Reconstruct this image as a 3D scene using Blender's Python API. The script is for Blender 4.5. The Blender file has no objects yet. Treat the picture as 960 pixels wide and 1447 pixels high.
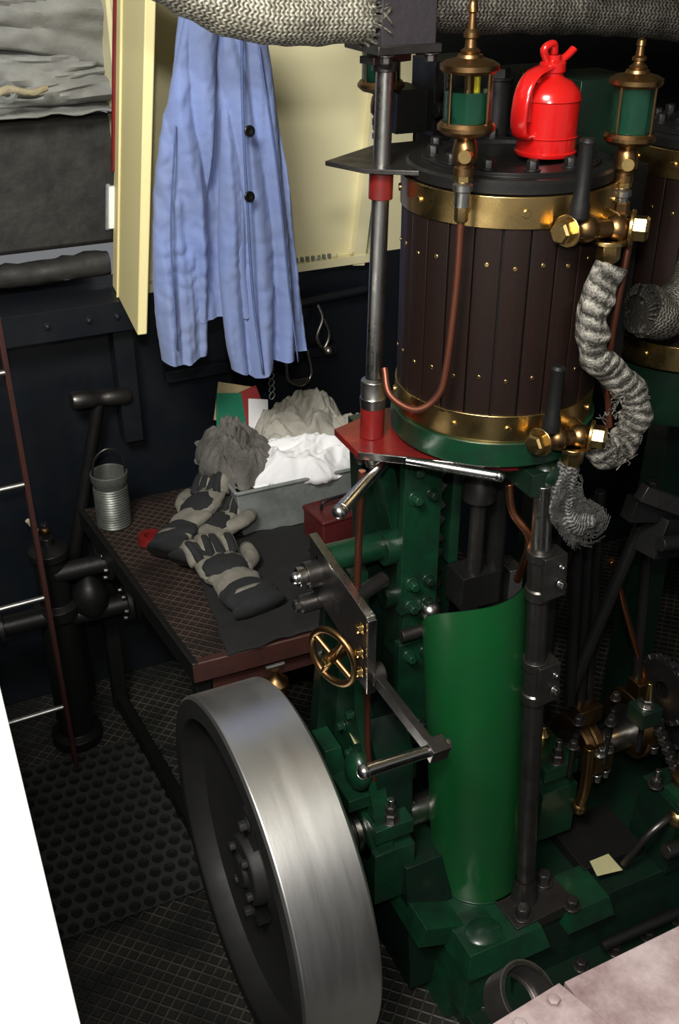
import bpy, math, random
from mathutils import Vector, Matrix, Euler, noise
random.seed(4)
S=bpy.context.scene
try:
    S.view_settings.view_transform='Standard'
except Exception: pass
V=Vector
# ---------------------------------------------------------------- materials
def nt(name):
    m=bpy.data.materials.new(name); m.use_nodes=True
    n=m.node_tree; b=n.nodes['Principled BSDF']
    return m,n,b
def setin(b,k,v):
    if k in b.inputs: b.inputs[k].default_value=v
def mat(name,c,rough=.5,metal=0,c2=None,scale=12,amt=.5,bump=.15,bscale=60,coat=0,rvar=.15,stretch=(1,1,1),sheen=0,spec=None):
    m,n,b=nt(name)
    c=tuple(c)+(1,)
    c2=tuple(c2)+(1,) if c2 else tuple(x*.45 for x in c[:3])+(1,)
    tc=n.nodes.new('ShaderNodeTexCoord'); mp=n.nodes.new('ShaderNodeMapping'); mp.inputs['Scale'].default_value=stretch
    n.links.new(tc.outputs['Object'],mp.inputs[0])
    no=n.nodes.new('ShaderNodeTexNoise'); no.inputs['Scale'].default_value=scale; no.inputs['Detail'].default_value=8; no.inputs['Roughness'].default_value=.65
    n.links.new(mp.outputs[0],no.inputs['Vector'])
    cr=n.nodes.new('ShaderNodeValToRGB'); cr.color_ramp.elements[0].position=.5-.22; cr.color_ramp.elements[1].position=.5+.22-.1*(1-amt)
    cr.color_ramp.elements[0].color=tuple(c[i]*(1-amt)+c2[i]*amt for i in range(3))+(1,); cr.color_ramp.elements[1].color=c
    n.links.new(no.outputs['Fac'],cr.inputs[0]); n.links.new(cr.outputs[0],b.inputs['Base Color'])
    mr=n.nodes.new('ShaderNodeMapRange'); mr.inputs['From Min'].default_value=.3; mr.inputs['From Max'].default_value=.7
    mr.inputs['To Min'].default_value=min(1,rough+rvar); mr.inputs['To Max'].default_value=max(.03,rough-rvar*.5)
    n.links.new(no.outputs['Fac'],mr.inputs['Value']); n.links.new(mr.outputs[0],b.inputs['Roughness'])
    b.inputs['Metallic'].default_value=metal
    setin(b,'Coat Weight',coat); setin(b,'Coat Roughness',.15)
    if sheen: setin(b,'Sheen Weight',sheen)
    if spec is not None: setin(b,'Specular IOR Level',spec)
    if bump:
        n2=n.nodes.new('ShaderNodeTexNoise'); n2.inputs['Scale'].default_value=bscale; n2.inputs['Detail'].default_value=5
        n.links.new(mp.outputs[0],n2.inputs['Vector'])
        bp=n.nodes.new('ShaderNodeBump'); bp.inputs['Strength'].default_value=bump; bp.inputs['Distance'].default_value=.003
        n.links.new(n2.outputs['Fac'],bp.inputs['Height']); n.links.new(bp.outputs[0],b.inputs['Normal'])
    return m
def math_node(n,op,a,b=None,c=None):
    x=n.nodes.new('ShaderNodeMath'); x.operation=op
    for i,v in enumerate((a,b,c)):
        if v is None: continue
        if isinstance(v,(int,float)): x.inputs[i].default_value=v
        else: n.links.new(v,x.inputs[i])
    return x.outputs[0]
def weave(name,c,c2,metal=.3,fu=14,fv=160,rough=.45,zigamp=1.3,twist=0,nscale=30,dist=.003):
    """braided / knitted lagging in UV space: u around (0..1), v metres along"""
    m,n,b=nt(name)
    tc=n.nodes.new('ShaderNodeTexCoord'); sp=n.nodes.new('ShaderNodeSeparateXYZ'); n.links.new(tc.outputs['UV'],sp.inputs[0])
    no=n.nodes.new('ShaderNodeTexNoise'); no.inputs['Scale'].default_value=nscale; no.inputs['Detail'].default_value=8; no.inputs['Roughness'].default_value=.7
    n.links.new(tc.outputs['Object'],no.inputs['Vector'])
    jit=math_node(n,'MULTIPLY',math_node(n,'SUBTRACT',no.outputs['Fac'],.5),1.6)
    u=math_node(n,'MULTIPLY',sp.outputs[0],fu); v=math_node(n,'ADD',math_node(n,'MULTIPLY',sp.outputs[1],fv),jit)
    zig=math_node(n,'PINGPONG',u,.5)
    a=math_node(n,'ADD',v,math_node(n,'MULTIPLY',zig,zigamp))
    if twist: a=math_node(n,'ADD',a,math_node(n,'MULTIPLY',sp.outputs[0],twist))
    s1=math_node(n,'PINGPONG',a,.5)
    s2=math_node(n,'PINGPONG',math_node(n,'MULTIPLY',u,2.),.5)
    n3=n.nodes.new('ShaderNodeTexNoise'); n3.inputs['Scale'].default_value=260; n3.inputs['Detail'].default_value=3
    n.links.new(tc.outputs['Object'],n3.inputs['Vector'])
    h=math_node(n,'ADD',math_node(n,'ADD',math_node(n,'MULTIPLY',s1,1.3),math_node(n,'MULTIPLY',s2,.5)),math_node(n,'MULTIPLY',math_node(n,'SUBTRACT',n3.outputs['Fac'],.5),.9))
    mrr=n.nodes.new('ShaderNodeMapRange'); mrr.inputs['From Min'].default_value=.35; mrr.inputs['From Max'].default_value=.65; mrr.inputs['To Min'].default_value=.45; mrr.inputs['To Max'].default_value=1.2
    n.links.new(no.outputs['Fac'],mrr.inputs['Value'])
    hh=math_node(n,'MULTIPLY',h,mrr.outputs[0])
    cr=n.nodes.new('ShaderNodeValToRGB'); cr.color_ramp.elements[0].position=.12; cr.color_ramp.elements[1].position=.85
    cr.color_ramp.elements[0].color=tuple(c2)+(1,); cr.color_ramp.elements[1].color=tuple(c)+(1,)
    n.links.new(hh,cr.inputs[0]); n.links.new(cr.outputs[0],b.inputs['Base Color'])
    b.inputs['Roughness'].default_value=rough; b.inputs['Metallic'].default_value=metal
    bp=n.nodes.new('ShaderNodeBump'); bp.inputs['Strength'].default_value=.9; bp.inputs['Distance'].default_value=dist
    n.links.new(h,bp.inputs['Height']); n.links.new(bp.outputs[0],b.inputs['Normal'])
    return m
def lattice(name,c,c2,freq,rough=.5,metal=.3,h=.003):
    """tread plate with raised diamond lattice (object space)"""
    m,n,b=nt(name)
    tc=n.nodes.new('ShaderNodeTexCoord'); sp=n.nodes.new('ShaderNodeSeparateXYZ'); n.links.new(tc.outputs['Object'],sp.inputs[0])
    x=math_node(n,'MULTIPLY',sp.outputs[0],freq); y=math_node(n,'MULTIPLY',sp.outputs[1],freq)
    p=math_node(n,'PINGPONG',math_node(n,'ADD',x,y),.5); q=math_node(n,'PINGPONG',math_node(n,'SUBTRACT',x,y),.5)
    l=math_node(n,'MINIMUM',p,q)
    mr=n.nodes.new('ShaderNodeMapRange'); mr.inputs['From Min'].default_value=.04; mr.inputs['From Max'].default_value=.14; mr.inputs['To Min'].default_value=1; mr.inputs['To Max'].default_value=0
    n.links.new(l,mr.inputs['Value'])
    no=n.nodes.new('ShaderNodeTexNoise'); no.inputs['Scale'].default_value=7; no.inputs['Detail'].default_value=7
    n.links.new(tc.outputs['Object'],no.inputs['Vector'])
    mr2=n.nodes.new('ShaderNodeMapRange'); mr2.inputs['From Min'].default_value=.38; mr2.inputs['From Max'].default_value=.65
    n.links.new(no.outputs['Fac'],mr2.inputs['Value'])
    f=math_node(n,'MULTIPLY',mr.outputs[0],math_node(n,'ADD',math_node(n,'MULTIPLY',mr2.outputs[0],.8),.1))
    f=math_node(n,'ADD',f,math_node(n,'MULTIPLY',mr2.outputs[0],.15))
    mx=n.nodes.new('ShaderNodeMix'); mx.data_type='RGBA'
    mx.inputs[6].default_value=tuple(c)+(1,); mx.inputs[7].default_value=tuple(c2)+(1,)
    n.links.new(f,mx.inputs[0]); n.links.new(mx.outputs[2],b.inputs['Base Color'])
    b.inputs['Roughness'].default_value=rough; b.inputs['Metallic'].default_value=metal
    bp=n.nodes.new('ShaderNodeBump'); bp.inputs['Strength'].default_value=.8; bp.inputs['Distance'].default_value=h
    n.links.new(mr.outputs[0],bp.inputs['Height']); n.links.new(bp.outputs[0],b.inputs['Normal'])
    return m
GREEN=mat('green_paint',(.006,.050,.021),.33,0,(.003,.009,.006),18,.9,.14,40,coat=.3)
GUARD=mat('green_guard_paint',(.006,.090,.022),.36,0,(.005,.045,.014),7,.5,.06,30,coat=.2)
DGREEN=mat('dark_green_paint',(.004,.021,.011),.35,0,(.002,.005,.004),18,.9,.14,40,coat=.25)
STEEL=mat('polished_steel',(.55,.54,.51),.26,1,(.2,.19,.18),16,.65,.04,80)
RIM=mat('turned_steel_rim',(.86,.85,.83),.36,1,(.66,.65,.62),3,.35,.02,40,rvar=.06,stretch=(10,1,1))
BRIGHT=mat('bright_steel',(.7,.69,.67),.18,1,(.4,.4,.39),12,.4,0)
DSTEEL=mat('oily_steel',(.14,.13,.125),.35,.9,(.025,.023,.022),18,.85,.15,60)
BLACKI=mat('black_iron',(.011,.011,.011),.42,.3,(.004,.004,.004),16,.7,.2,60)
WFACE=mat('flywheel_face_iron',(.036,.036,.035),.55,.4,(.009,.009,.009),6,.8,.25,40)
BRASS=mat('brass',(.66,.47,.19),.25,1,(.26,.16,.06),14,.65,.05,60)
BRONZE=mat('old_bronze',(.34,.20,.085),.32,1,(.085,.05,.022),16,.75,.1,60)
COPPER=mat('copper',(.52,.22,.11),.28,1,(.18,.065,.03),12,.5,.05,60)
DCOPPER=mat('dull_copper',(.22,.075,.045),.38,.8,(.07,.027,.018),12,.5,.05,60)
WOOD=mat('varnished_mahogany',(.015,.0065,.0045),.45,0,(.005,.0028,.0023),10,.85,.12,40,coat=.0,stretch=(6,6,.6),spec=.28)
GAP=mat('lagging_gap_black',(.002,.002,.002),.7,0)
RED=mat('red_paint',(.22,.013,.012),.3,0,(.05,.006,.005),18,.75,.08,50,coat=.3)
CANRED=mat('oil_can_red',(.50,.008,.007),.2,0,(.34,.006,.006),6,.3,.02,30,coat=.5,rvar=.05)
DRED=mat('dark_red_tin',(.09,.01,.01),.45,0,(.03,.004,.004),14,.6)
CREAM=mat('cream_paint',(.82,.76,.48),.5,0,(.68,.60,.35),3,.35,.05,30)
YCREAM=mat('door_cream_paint',(.92,.82,.42),.5,0,(.82,.70,.32),3,.35,.05,30)
NAVY=mat('navy_paint',(.006,.009,.014),.38,0,(.003,.004,.005),9,.8,.15,40,coat=.15)
BITUM=mat('bitumen_timber',(.034,.032,.029),.6,0,(.005,.005,.005),14,.95,.9,30)
TARP=mat('grey_tarpaulin',(.28,.285,.27),.85,0,(.10,.10,.095),9,.6,.4,90)
DENIM=mat('blue_drill_cloth',(.200,.275,.56),.9,0,(.20,.235,.35),5,.75,.3,350,rvar=.02,sheen=.1)
SEAM=mat('jacket_seam_thread',(.12,.17,.38),.9,0,None,60,.5,.4,300)
BLACKP=mat('black_plastic',(.006,.006,.006),.25,0,coat=.3)
GALV=mat('galvanised_tin',(.36,.385,.375),.5,.35,(.09,.105,.10),13,.85,.12,40)
CANT=mat('stained_tin',(.19,.20,.185),.45,.6,(.045,.045,.038),18,.95,.12,40)
RAGG=mat('grey_rag',(.46,.44,.38),.95,0,(.17,.16,.14),12,.75,.4,120)
RAGD=mat('oily_rag_cloth',(.17,.16,.145),.95,0,(.035,.032,.03),16,.85,.5,90)
RAGW=mat('white_rag_cloth',(.88,.88,.90),.95,0,(.74,.74,.77),8,.3,.25,120)
GLG=mat('glove_leather_grey',(.24,.225,.185),.9,0,(.055,.05,.042),18,.75,.6,90)
GLB=mat('glove_fabric_black',(.014,.015,.017),.9,0,None,14,.5,.5,120)
CLOTHB=mat('black_cloth',(.008,.008,.008),.9,0,None,14,.5,.5,120)
CARDG=mat('packet_green',(.02,.25,.14),.6); CARDR=mat('packet_red',(.35,.03,.03),.6); CARDC=mat('packet_cream',(.55,.45,.25),.7)
RUST=mat('rusty_red_angle',(.07,.022,.017),.55,.2,(.02,.009,.008),18,.8,.3,60)
GLASSOIL=mat('green_oil',(.008,.05,.03),.15,0,(.005,.03,.018),6,.3,0,coat=.5)
CHALK=mat('sunlit_white_paint',(.92,.92,.9),.6,0,(.85,.85,.83),6,.3,.05)
COAM=mat('worn_pink_grey_paint',(.33,.27,.27),.55,0,(.09,.045,.045),18,.9,.5,70)
YEL=mat('indicator_yellow',(.8,.62,.02),.4)
PAPER=mat('cream_paper',(.45,.42,.22),.8)
ROPE=mat('rope',(.38,.33,.22),.9,0,None,60,.5,.5,200)
HOSE=mat('rubber_block',(.032,.027,.032),.5,0,(.012,.01,.012),30,.6,.4,90)
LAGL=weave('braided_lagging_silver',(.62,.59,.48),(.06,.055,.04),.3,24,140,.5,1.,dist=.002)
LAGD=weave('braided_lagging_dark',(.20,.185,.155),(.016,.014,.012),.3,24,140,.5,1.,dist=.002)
ROPELAG=weave('twisted_tape_lagging',(.56,.53,.47),(.04,.038,.03),.3,1,52,.45,0,2.,45,.005)
GREYLAG=weave('frayed_grey_lagging',(.28,.275,.26),(.03,.03,.028),.2,9,150,.6,1,0,50)
FPLATE=lattice('tread_plate_floor',(.018,.019,.017),(.13,.12,.10),28)
TPLATE=lattice('tread_plate_brown',(.020,.015,.013),(.12,.078,.062),38,.42,.3,.003)
MATG=mat('rubber_mat',(.042,.047,.042),.6,0,(.014,.016,.014),8,.85,.2,60)
def glass():
    m,n,b=nt('lubricator_glass'); b.inputs['Base Color'].default_value=(.9,1,.92,1); b.inputs['Roughness'].default_value=.03
    setin(b,'Transmission Weight',1.); setin(b,'IOR',1.08); return m
GLASS=glass()
# ---------------------------------------------------------------- builder
def catmull(P,sub):
    P=[V(p) for p in P]
    if len(P)==2: return [P[0].lerp(P[1],i/sub) for i in range(sub+1)]
    out=[]
    Q=[P[0]*2-P[1]]+P+[P[-1]*2-P[-2]]
    for i in range(1,len(Q)-2):
        a,b,c,d=Q[i-1:i+3]
        for k in range(sub):
            t=k/sub
            out.append(.5*((2*b)+(c-a)*t+(2*a-5*b+4*c-d)*t*t+(3*b-a-3*c+d)*t**3))
    out.append(P[-1]); return out
class B:
    def __init__(s,name,bevel=.0):
        s.name=name; s.v=[]; s.f=[]; s.mi=[]; s.uv=[]; s.mats=[]; s.M=Matrix(); s.bevel=bevel
    def m(s,mt):
        if mt not in s.mats: s.mats.append(mt)
        return s.mats.index(mt)
    def add(s,vs,fs,mt,uvs=None):
        o=len(s.v); s.v+= [s.M@V(p) for p in vs]; k=s.m(mt)
        for i,f in enumerate(fs):
            s.f.append([o+j for j in f]); s.mi.append(k)
            s.uv.append(uvs[i] if uvs else [(0,0)]*len(f))
    def box(s,c,d,mt,rot=(0,0,0),taper=(1,1)):
        R=Euler(rot).to_matrix(); c=V(c); vs=[]
        for z in(-1,1):
            tx,ty=(1,1) if z<0 else taper
            for x,y in((-1,-1),(1,-1),(1,1),(-1,1)):
                vs.append(c+R@V((x*d[0]/2*tx,y*d[1]/2*ty,z*d[2]/2)))
        s.add(vs,[(3,2,1,0),(4,5,6,7),(0,1,5,4),(1,2,6,5),(2,3,7,6),(3,0,4,7)],mt)
    def frame(s,ax):
        ax=V(ax).normalized(); t=V((0,0,1)) if abs(ax.z)<.9 else V((1,0,0))
        a=ax.cross(t).normalized(); b=ax.cross(a).normalized(); return a,b,ax
    def lathe(s,prof,o,ax,mt,n=32,arc=None,rot=0):
        a,b,c=s.frame(ax); o=V(o); vs=[];fs=[];uv=[]
        full=arc is None; N=n if full else n+1
        for (r,h) in prof:
            for i in range(N):
                th=rot+(2*math.pi*i/n if full else arc[0]+(arc[1]-arc[0])*i/n)
                vs.append(o+c*h+(a*math.cos(th)+b*math.sin(th))*max(r,1e-5))
        for j in range(len(prof)-1):
            for i in range(n):
                k=(i+1)%N
                fs.append((j*N+i,j*N+k,(j+1)*N+k,(j+1)*N+i)); 
                uv.append([(i/n,prof[j][1]),((i+1)/n,prof[j][1]),((i+1)/n,prof[j+1][1]),(i/n,prof[j+1][1])])
        s.add(vs,fs,mt,uv)
    def cyl(s,p0,p1,r,mt,r1=None,n=20,rot=0):
        p0=V(p0);p1=V(p1);L=(p1-p0).length; r1=r if r1 is None else r1
        s.lathe([(0,0),(r,0),(r1,L),(0,L)],p0,p1-p0,mt,n,rot=rot)
    def bolt(s,p,ax,r,h,mt,wash=True):
        p=V(p);a=V(ax).normalized()
        if wash: s.cyl(p,p+a*h*.2,r*1.35,mt,n=14)
        s.lathe([(0,0),(r,0),(r,h*.85),(r*.8,h),(0,h)],p,a,mt,6)
    def sphere(s,c,r,mt,n=16,sc=(1,1,1),crump=0,seed=0,freq=2.):
        vs=[];fs=[];c=V(c);m=n//2 if n<30 else n*2//3
        for j in range(m+1):
            for i in range(n):
                th=math.pi*j/m;ph=2*math.pi*i/n
                d=V((math.sin(th)*math.cos(ph),math.sin(th)*math.sin(ph),math.cos(th)))
                k=1
                if crump:
                    q=d*freq+V((seed,seed*2.3,0))
                    k=1+crump*(.5-1.6*abs(noise.noise(q)))+crump*.35*noise.noise(q*2.1)
                vs.append(c+V((d.x*sc[0],d.y*sc[1],d.z*sc[2]))*r*k)
        for j in range(m):
            for i in range(n):
                k=(i+1)%n; fs.append((j*n+i,(j+1)*n+i,(j+1)*n+k,j*n+k))
        s.add(vs,fs,mt)
    def sweep(s,P,r,mt,n=14,sub=6,rf=None,lump=0,seed=0,flat=None,cap=True):
        C=catmull(P,sub); N=len(C); vs=[];fs=[];uv=[];L=0;Ls=[]
        up=None
        for i,p in enumerate(C):
            t=(C[min(i+1,N-1)]-C[max(i-1,0)]).normalized()
            if up is None:
                up=V((0,0,1)) if abs(t.z)<.9 else V((0,-1,0))
            a=(up-t*up.dot(t)).normalized(); b=t.cross(a); up=a
            if i: L+=(C[i]-C[i-1]).length
            Ls.append(L); rr=r*(rf(i/(N-1)) if rf else 1)
            for k in range(n):
                th=2*math.pi*k/n; q=rr
                if lump: q*=1+lump*noise.noise(p*38+V((math.cos(th),math.sin(th),seed))*1.1)
                ca,sa=math.cos(th),math.sin(th)
                if flat: ca*=flat
                vs.append(p+(a*ca+b*sa)*q)
        for i in range(N-1):
            for k in range(n):
                k2=(k+1)%n; fs.append((i*n+k,i*n+k2,(i+1)*n+k2,(i+1)*n+k))
                uv.append([(k/n,Ls[i]),((k+1)/n,Ls[i]),((k+1)/n,Ls[i+1]),(k/n,Ls[i+1])])
        if cap:
            for base,rev in((0,True),((N-1)*n,False)):
                f=[base+k for k in range(n)]; fs.append(tuple(reversed(f)) if rev else tuple(f)); uv.append([(0,0)]*n)
        s.add(vs,fs,mt,uv)
    def poly(s,pts,z0,z1,mt,M=None):
        M=M or Matrix(); n=len(pts)
        vs=[M@V((x,y,z0)) for x,y in pts]+[M@V((x,y,z1)) for x,y in pts]
        fs=[tuple(reversed(range(n))),tuple(range(n,2*n))]+[(i,(i+1)%n,n+(i+1)%n,n+i) for i in range(n)]
        s.add(vs,fs,mt)
    def surf(s,fn,nu,nv,mt,closed=False,uvscale=1):
        vs=[];fs=[]
        for j in range(nv+1):
            for i in range(nu if closed else nu+1): vs.append(fn(i/nu,j/nv))
        W=nu if closed else nu+1
        for j in range(nv):
            for i in range(nu):
                k=(i+1)%W; fs.append((j*W+i,j*W+k,(j+1)*W+k,(j+1)*W+i))
        s.add(vs,fs,mt)
    def done(s,bevel=None,sol=0,sub=0,angle=38):
        me=bpy.data.meshes.new(s.name); me.from_pydata([tuple(p) for p in s.v],[],s.f); me.update()
        for mt in s.mats: me.materials.append(mt)
        me.polygons.foreach_set('material_index',s.mi)
        ul=me.uv_layers.new(name='UVMap')
        flat=[]
        for u in s.uv:
            for c in u: flat+= [c[0],c[1]]
        ul.data.foreach_set('uv',flat)
        me.polygons.foreach_set('use_smooth',[True]*len(me.polygons))
        me.validate()
        try: me.set_sharp_from_angle(angle=math.radians(angle))
        except Exception: pass
        ob=bpy.data.objects.new(s.name,me); S.collection.objects.link(ob)
        if sol:
            md=ob.modifiers.new('sol','SOLIDIFY'); md.thickness=sol; md.offset=0
        if sub:
            md=ob.modifiers.new('sub','SUBSURF'); md.levels=sub; md.render_levels=sub
        bv=s.bevel if bevel is None else bevel
        if bv:
            md=ob.modifiers.new('bev','BEVEL'); md.width=bv; md.segments=2; md.limit_method='ANGLE'; md.angle_limit=math.radians(50)
        return ob
# ---------------------------------------------------------------- camera
cd=bpy.data.cameras.new('camera'); cam=bpy.data.objects.new('camera',cd); S.collection.objects.link(cam); S.camera=cam
cam.location=(-.939,-1.399,2.05); cam.rotation_euler=(math.radians(60),0,math.radians(-25))
cd.sensor_fit='VERTICAL'; cd.sensor_height=24; cd.lens=1500/1447*24; cd.clip_start=.02
# ---------------------------------------------------------------- room
b=B('floor'); b.box((0,-.1,-.03),(3.0,2.9,.06),FPLATE); b.done()
b=B('wall_back',.004); b.box((0,1.26,.6),(3.0,.12,1.2),NAVY); b.done()
b=B('wall_upper',.004)
b.box((1.0,1.26,1.75),(1.0,.12,1.1),BLACKI); b.box((.1,1.265,1.75),(.80,.10,1.1),CREAM)
b.done()
b=B('wall_outer',.004); b.box((-.92,1.75,1.75),(1.24,.06,1.1),BITUM); b.done()
b=B('wall_left'); b.box((-1.53,-.1,1.15),(.06,2.9,2.3),NAVY); b.done()
b=B('wall_right'); b.box((1.53,-.1,1.15),(.06,2.9,2.3),BLACKI); b.done()
b=B('ceiling_light_blocker'); b.box((.63,-.1,2.34),(1.85,2.9,.06),CREAM); b.done()  # unseen deck panel, added to block ambient light and darken the right side
b=B('trim_1',.003)
b.box((.10,1.207,1.675),(.78,.012,.95),CREAM)
b.box((.365,1.19,1.55),(.035,.03,.75),CREAM,(0,.12,0))
b.box((.05,1.192,1.195),(.66,.04,.022),CREAM)
for i in range(3): b.bolt((.20+i*.05,1.18,1.215),(0,-.4,1),.006,.006,CREAM)
for i in range(8): b.box((.12+i*.016,1.178,1.215),(.008,.01,.012),GALV)
b.done()
b=B('trim_2',.006)
b.box((-.92,1.14,1.165),(1.16,.11,.075),NAVY)
b.box((-.36,1.165,1.0),(.05,.06,.40),NAVY)
b.sweep([(.0,1.17,1.09),(.15,1.165,1.10),(.34,1.17,1.11)],.014,NAVY)
b.box((.0,1.18,.95),(.5,.03,.03),NAVY)
for x in(-.55,-.45,-.38): b.bolt((x,1.085,1.165),(0,-1,0),.007,.006,NAVY)
b.done()
b=B('door_1',.003)
SH=Matrix(((1,0,.12,-.12*1.21),(0,1,0,0),(0,0,1,0),(0,0,0,1)))
b.M=SH@Matrix.Translation((-.347,1.195,0))@Euler((0,0,math.radians(-96))).to_matrix().to_4x4()
b.box((.18,0,1.72),(.37,.022,1.03),YCREAM)
b.box((.09,-.013,1.72),(.006,.006,1.03),YCREAM)
b.box((.002,-.012,1.86),(.014,.014,.75),RED)
b.box((-.004,-.014,1.40),(.02,.02,.10),CHALK); b.cyl((-.010,-.024,1.345),(-.010,-.024,1.455),.006,GALV)
b.done()
b=B('timber_beam',.012)
b.box((-.86,1.36,1.44),(1.14,.14,.31),BITUM,(-.08,0,0)); b.done(sub=0)
b=B('rolled_fender'); b.sweep([(-1.4,1.255,1.24),(-.9,1.25,1.245),(-.35,1.255,1.25)],.03,BITUM,lump=.35,sub=20); b.done()
b=B('folded_tarpaulin')
def tf(base,h,ph,w,fr=7):
    def f(u,v):
        x=-1.3+u*1.04; 
        q=V((x*3+ph,v*2,ph))
        warp=noise.noise(q)*1.5
        d=.035*math.sin(v*fr+u*5+ph+warp*2)+.05*abs(noise.noise(V((x*4+warp,v*6,ph))))+.012*noise.noise(V((x*19,v*13,ph)))
        return V((x,1.28+.10*(v**1.5)-d,base+h*v-.05*(1-v)*math.sin(u*7.5+ph)*w+.02*warp*(1-v)))
    return f
b.surf(tf(1.73,.42,0,.5,9),90,60,TARP)
b.surf(tf(1.64,.13,2,.2,5),90,24,TARP)
b.surf(lambda u,v:V((-1.3+u*1.04,1.22+v*.35,1.618+.010*noise.noise(V((u*20,v*9,3)))+.02*v)),60,14,TARP)
b.sweep([(-.66,1.19,1.68),(-.60,1.18,1.665),(-.55,1.18,1.685),(-.50,1.185,1.675),(-.46,1.20,1.68)],.006,ROPE,lump=.3)
b.lathe([(.018,-.003),(.022,0),(.018,.003),(.013,0),(.018,-.003)],(-.55,1.182,1.68),(0,-1,.3),GALV)
b.done(sol=.004)
# ---------------------------------------------------------------- flywheel
AX=.395
b=B('flywheel',.0015)
R=.358;W=.152
FX,FY=-.520,-.0
o=(FX,FY,AX)
b.lathe([(R-.006,0),(R,.005),(R,W-.005),(R-.006,W)],o,(1,0,0),RIM,128)
b.lathe([(R-.006,0),(R-.045,-.001),(R-.050,.004),(R-.060,.045),(.26,.065),(.14,.07),(.10,.06),(.075,.05),(.072,.03),(.068,.024),(.035,.024),(.03,.015),(0,.015)],o,(1,0,0),WFACE,96)
b.lathe([(R-.006,W),(R-.045,W),(R-.06,W-.04),(.14,W-.06),(.09,W-.04),(.065,W-.01),(.03,W)],o,(1,0,0),WFACE,96)
for i in range(4):
    a=i*math.pi/2+.5; b.bolt((FX+.03,FY+math.cos(a)*.052,AX+math.sin(a)*.052),(-1,0,0),.010,.018,WFACE)
b.box((FX+.055,FY,AX+.10),(.03,.05,.09),WFACE); b.box((FX+.055,FY,AX-.10),(.03,.05,.09),WFACE)
b.bolt((FX+.04,FY,AX+.12),(-1,0,0),.012,.02,WFACE); b.bolt((FX+.04,FY,AX-.12),(-1,0,0),.012,.02,WFACE)
b.done()
# ---------------------------------------------------------------- steam engine
b=B('steam_engine',.0018)
def cylinder(cx,cy,z0,z1,R,nst,rot=0):
    b.cyl((cx,cy,z0),(cx,cy,z1),R-.008,GAP,n=48)
    for k in range(nst):
        a0=2*math.pi*k/nst+rot; a1=a0+2*math.pi/nst*.93
        ring=[]
        for i in range(4):
            a=a0+(a1-a0)*i/3; bulge=.0015*math.sin(math.pi*i/3)
            ring.append((math.cos(a)*(R+bulge),math.sin(a)*(R+bulge)))
        for i in (3,0):
            a=a0+(a1-a0)*i/3; ring.append((math.cos(a)*(R-.009),math.sin(a)*(R-.009)))
        b.poly([(cx+x,cy+y) for x,y in ring],z0+.01,z1-.01,WOOD)
        am=(a0+a1)/2
        for zz in (.27,.73):
            z=z0+(z1-z0)*(zz+(.012 if k%2 else 0)); d=V((math.cos(am),math.sin(am),0)); p=V((cx,cy,z))+d*(R+.0005)
            b.cyl(p,p+d*.0022,.0036,BRASS,n=10)
    for (za,zb) in ((z1-.045,z1),(z0,z0+.045)):
        b.lathe([(R-.002,za),(R+.004,za),(R+.004,zb),(R-.002,zb)],(cx,cy,0),(0,0,1),BRASS,96)
        for k in range(nst//2):
            a=2*math.pi*(k+.2)/(nst//2); d=V((math.cos(a),math.sin(a),0)); p=V((cx,cy,(za+zb)/2))+d*(R+.003)
            b.cyl(p,p+d*.004,.006,BRASS,n=12)
cylinder(0,0,1.31,1.69,.162,25,.1)
cylinder(.43,.03,1.33,1.70,.14,22,.05)
for cx,cy,zt,Rr in((0,0,1.69,.155),(.43,.03,1.70,.135)):
    b.lathe([(Rr,0),(Rr+.004,.004),(Rr+.004,.018),(Rr,.022),(Rr-.02,.022),(Rr-.02,.028),(Rr-.055,.03),(Rr-.06,.024),(Rr-.1,.024),(0,.024)],(cx,cy,zt-.002),(0,0,1),BLACKI,64)
    for k in range(12):
        a=2*math.pi*k/12+.2
        b.bolt((cx+math.cos(a)*(Rr-.035),cy+math.sin(a)*(Rr-.035),zt+.026),(0,0,1),.009,.016,BLACKI)
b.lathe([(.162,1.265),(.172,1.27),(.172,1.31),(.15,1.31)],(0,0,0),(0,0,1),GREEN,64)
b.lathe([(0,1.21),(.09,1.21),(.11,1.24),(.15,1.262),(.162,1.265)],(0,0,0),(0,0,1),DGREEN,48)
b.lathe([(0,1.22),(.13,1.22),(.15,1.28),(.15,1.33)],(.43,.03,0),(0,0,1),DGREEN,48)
for k in range(10):
    a=2*math.pi*k/10; b.bolt((math.cos(a)*.135,math.sin(a)*.135,1.262),(0,0,-1),.009,.018,DSTEEL)
b.sphere((.005,-.165,1.245),.026,DGREEN); b.box((.0,-.14,1.24),(.07,.09,.04),DGREEN)
# valve chest between cylinders
b.box((.21,.09,1.5),(.10,.20,.36),BLACKI); b.box((.16,.28,1.74),(.14,.1,.1),BLACKI); b.box((.23,.13,1.74),(.12,.12,.12),DGREEN); b.box((.14,.17,1.76),(.09,.09,.10),BLACKI)
b.box((.05,.28,1.76),(.10,.08,.12),BLACKI); b.box((-.03,.30,1.74),(.06,.08,.07),BLACKI)
b.cyl((.06,.14,1.71),(.06,.14,1.80),.02,BLACKI); b.bolt((.06,.14,1.8),(0,0,1),.018,.02,BLACKI); b.cyl((-.02,.20,1.75),(.16,.20,1.75),.012,BLACKI)
# red plate
b.poly([(-.25,.10),(-.252,.0),(-.09,-.125),(-.02,-.15),(.0,.13),(-.14,.14)],1.25,1.262,RED)
b.poly([(-.253,.0),(-.09,-.127),(-.088,-.124),(-.25,.003)],1.251,1.2635,BRIGHT)  # bright strip along the front edge, a highlight put in as material
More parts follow.
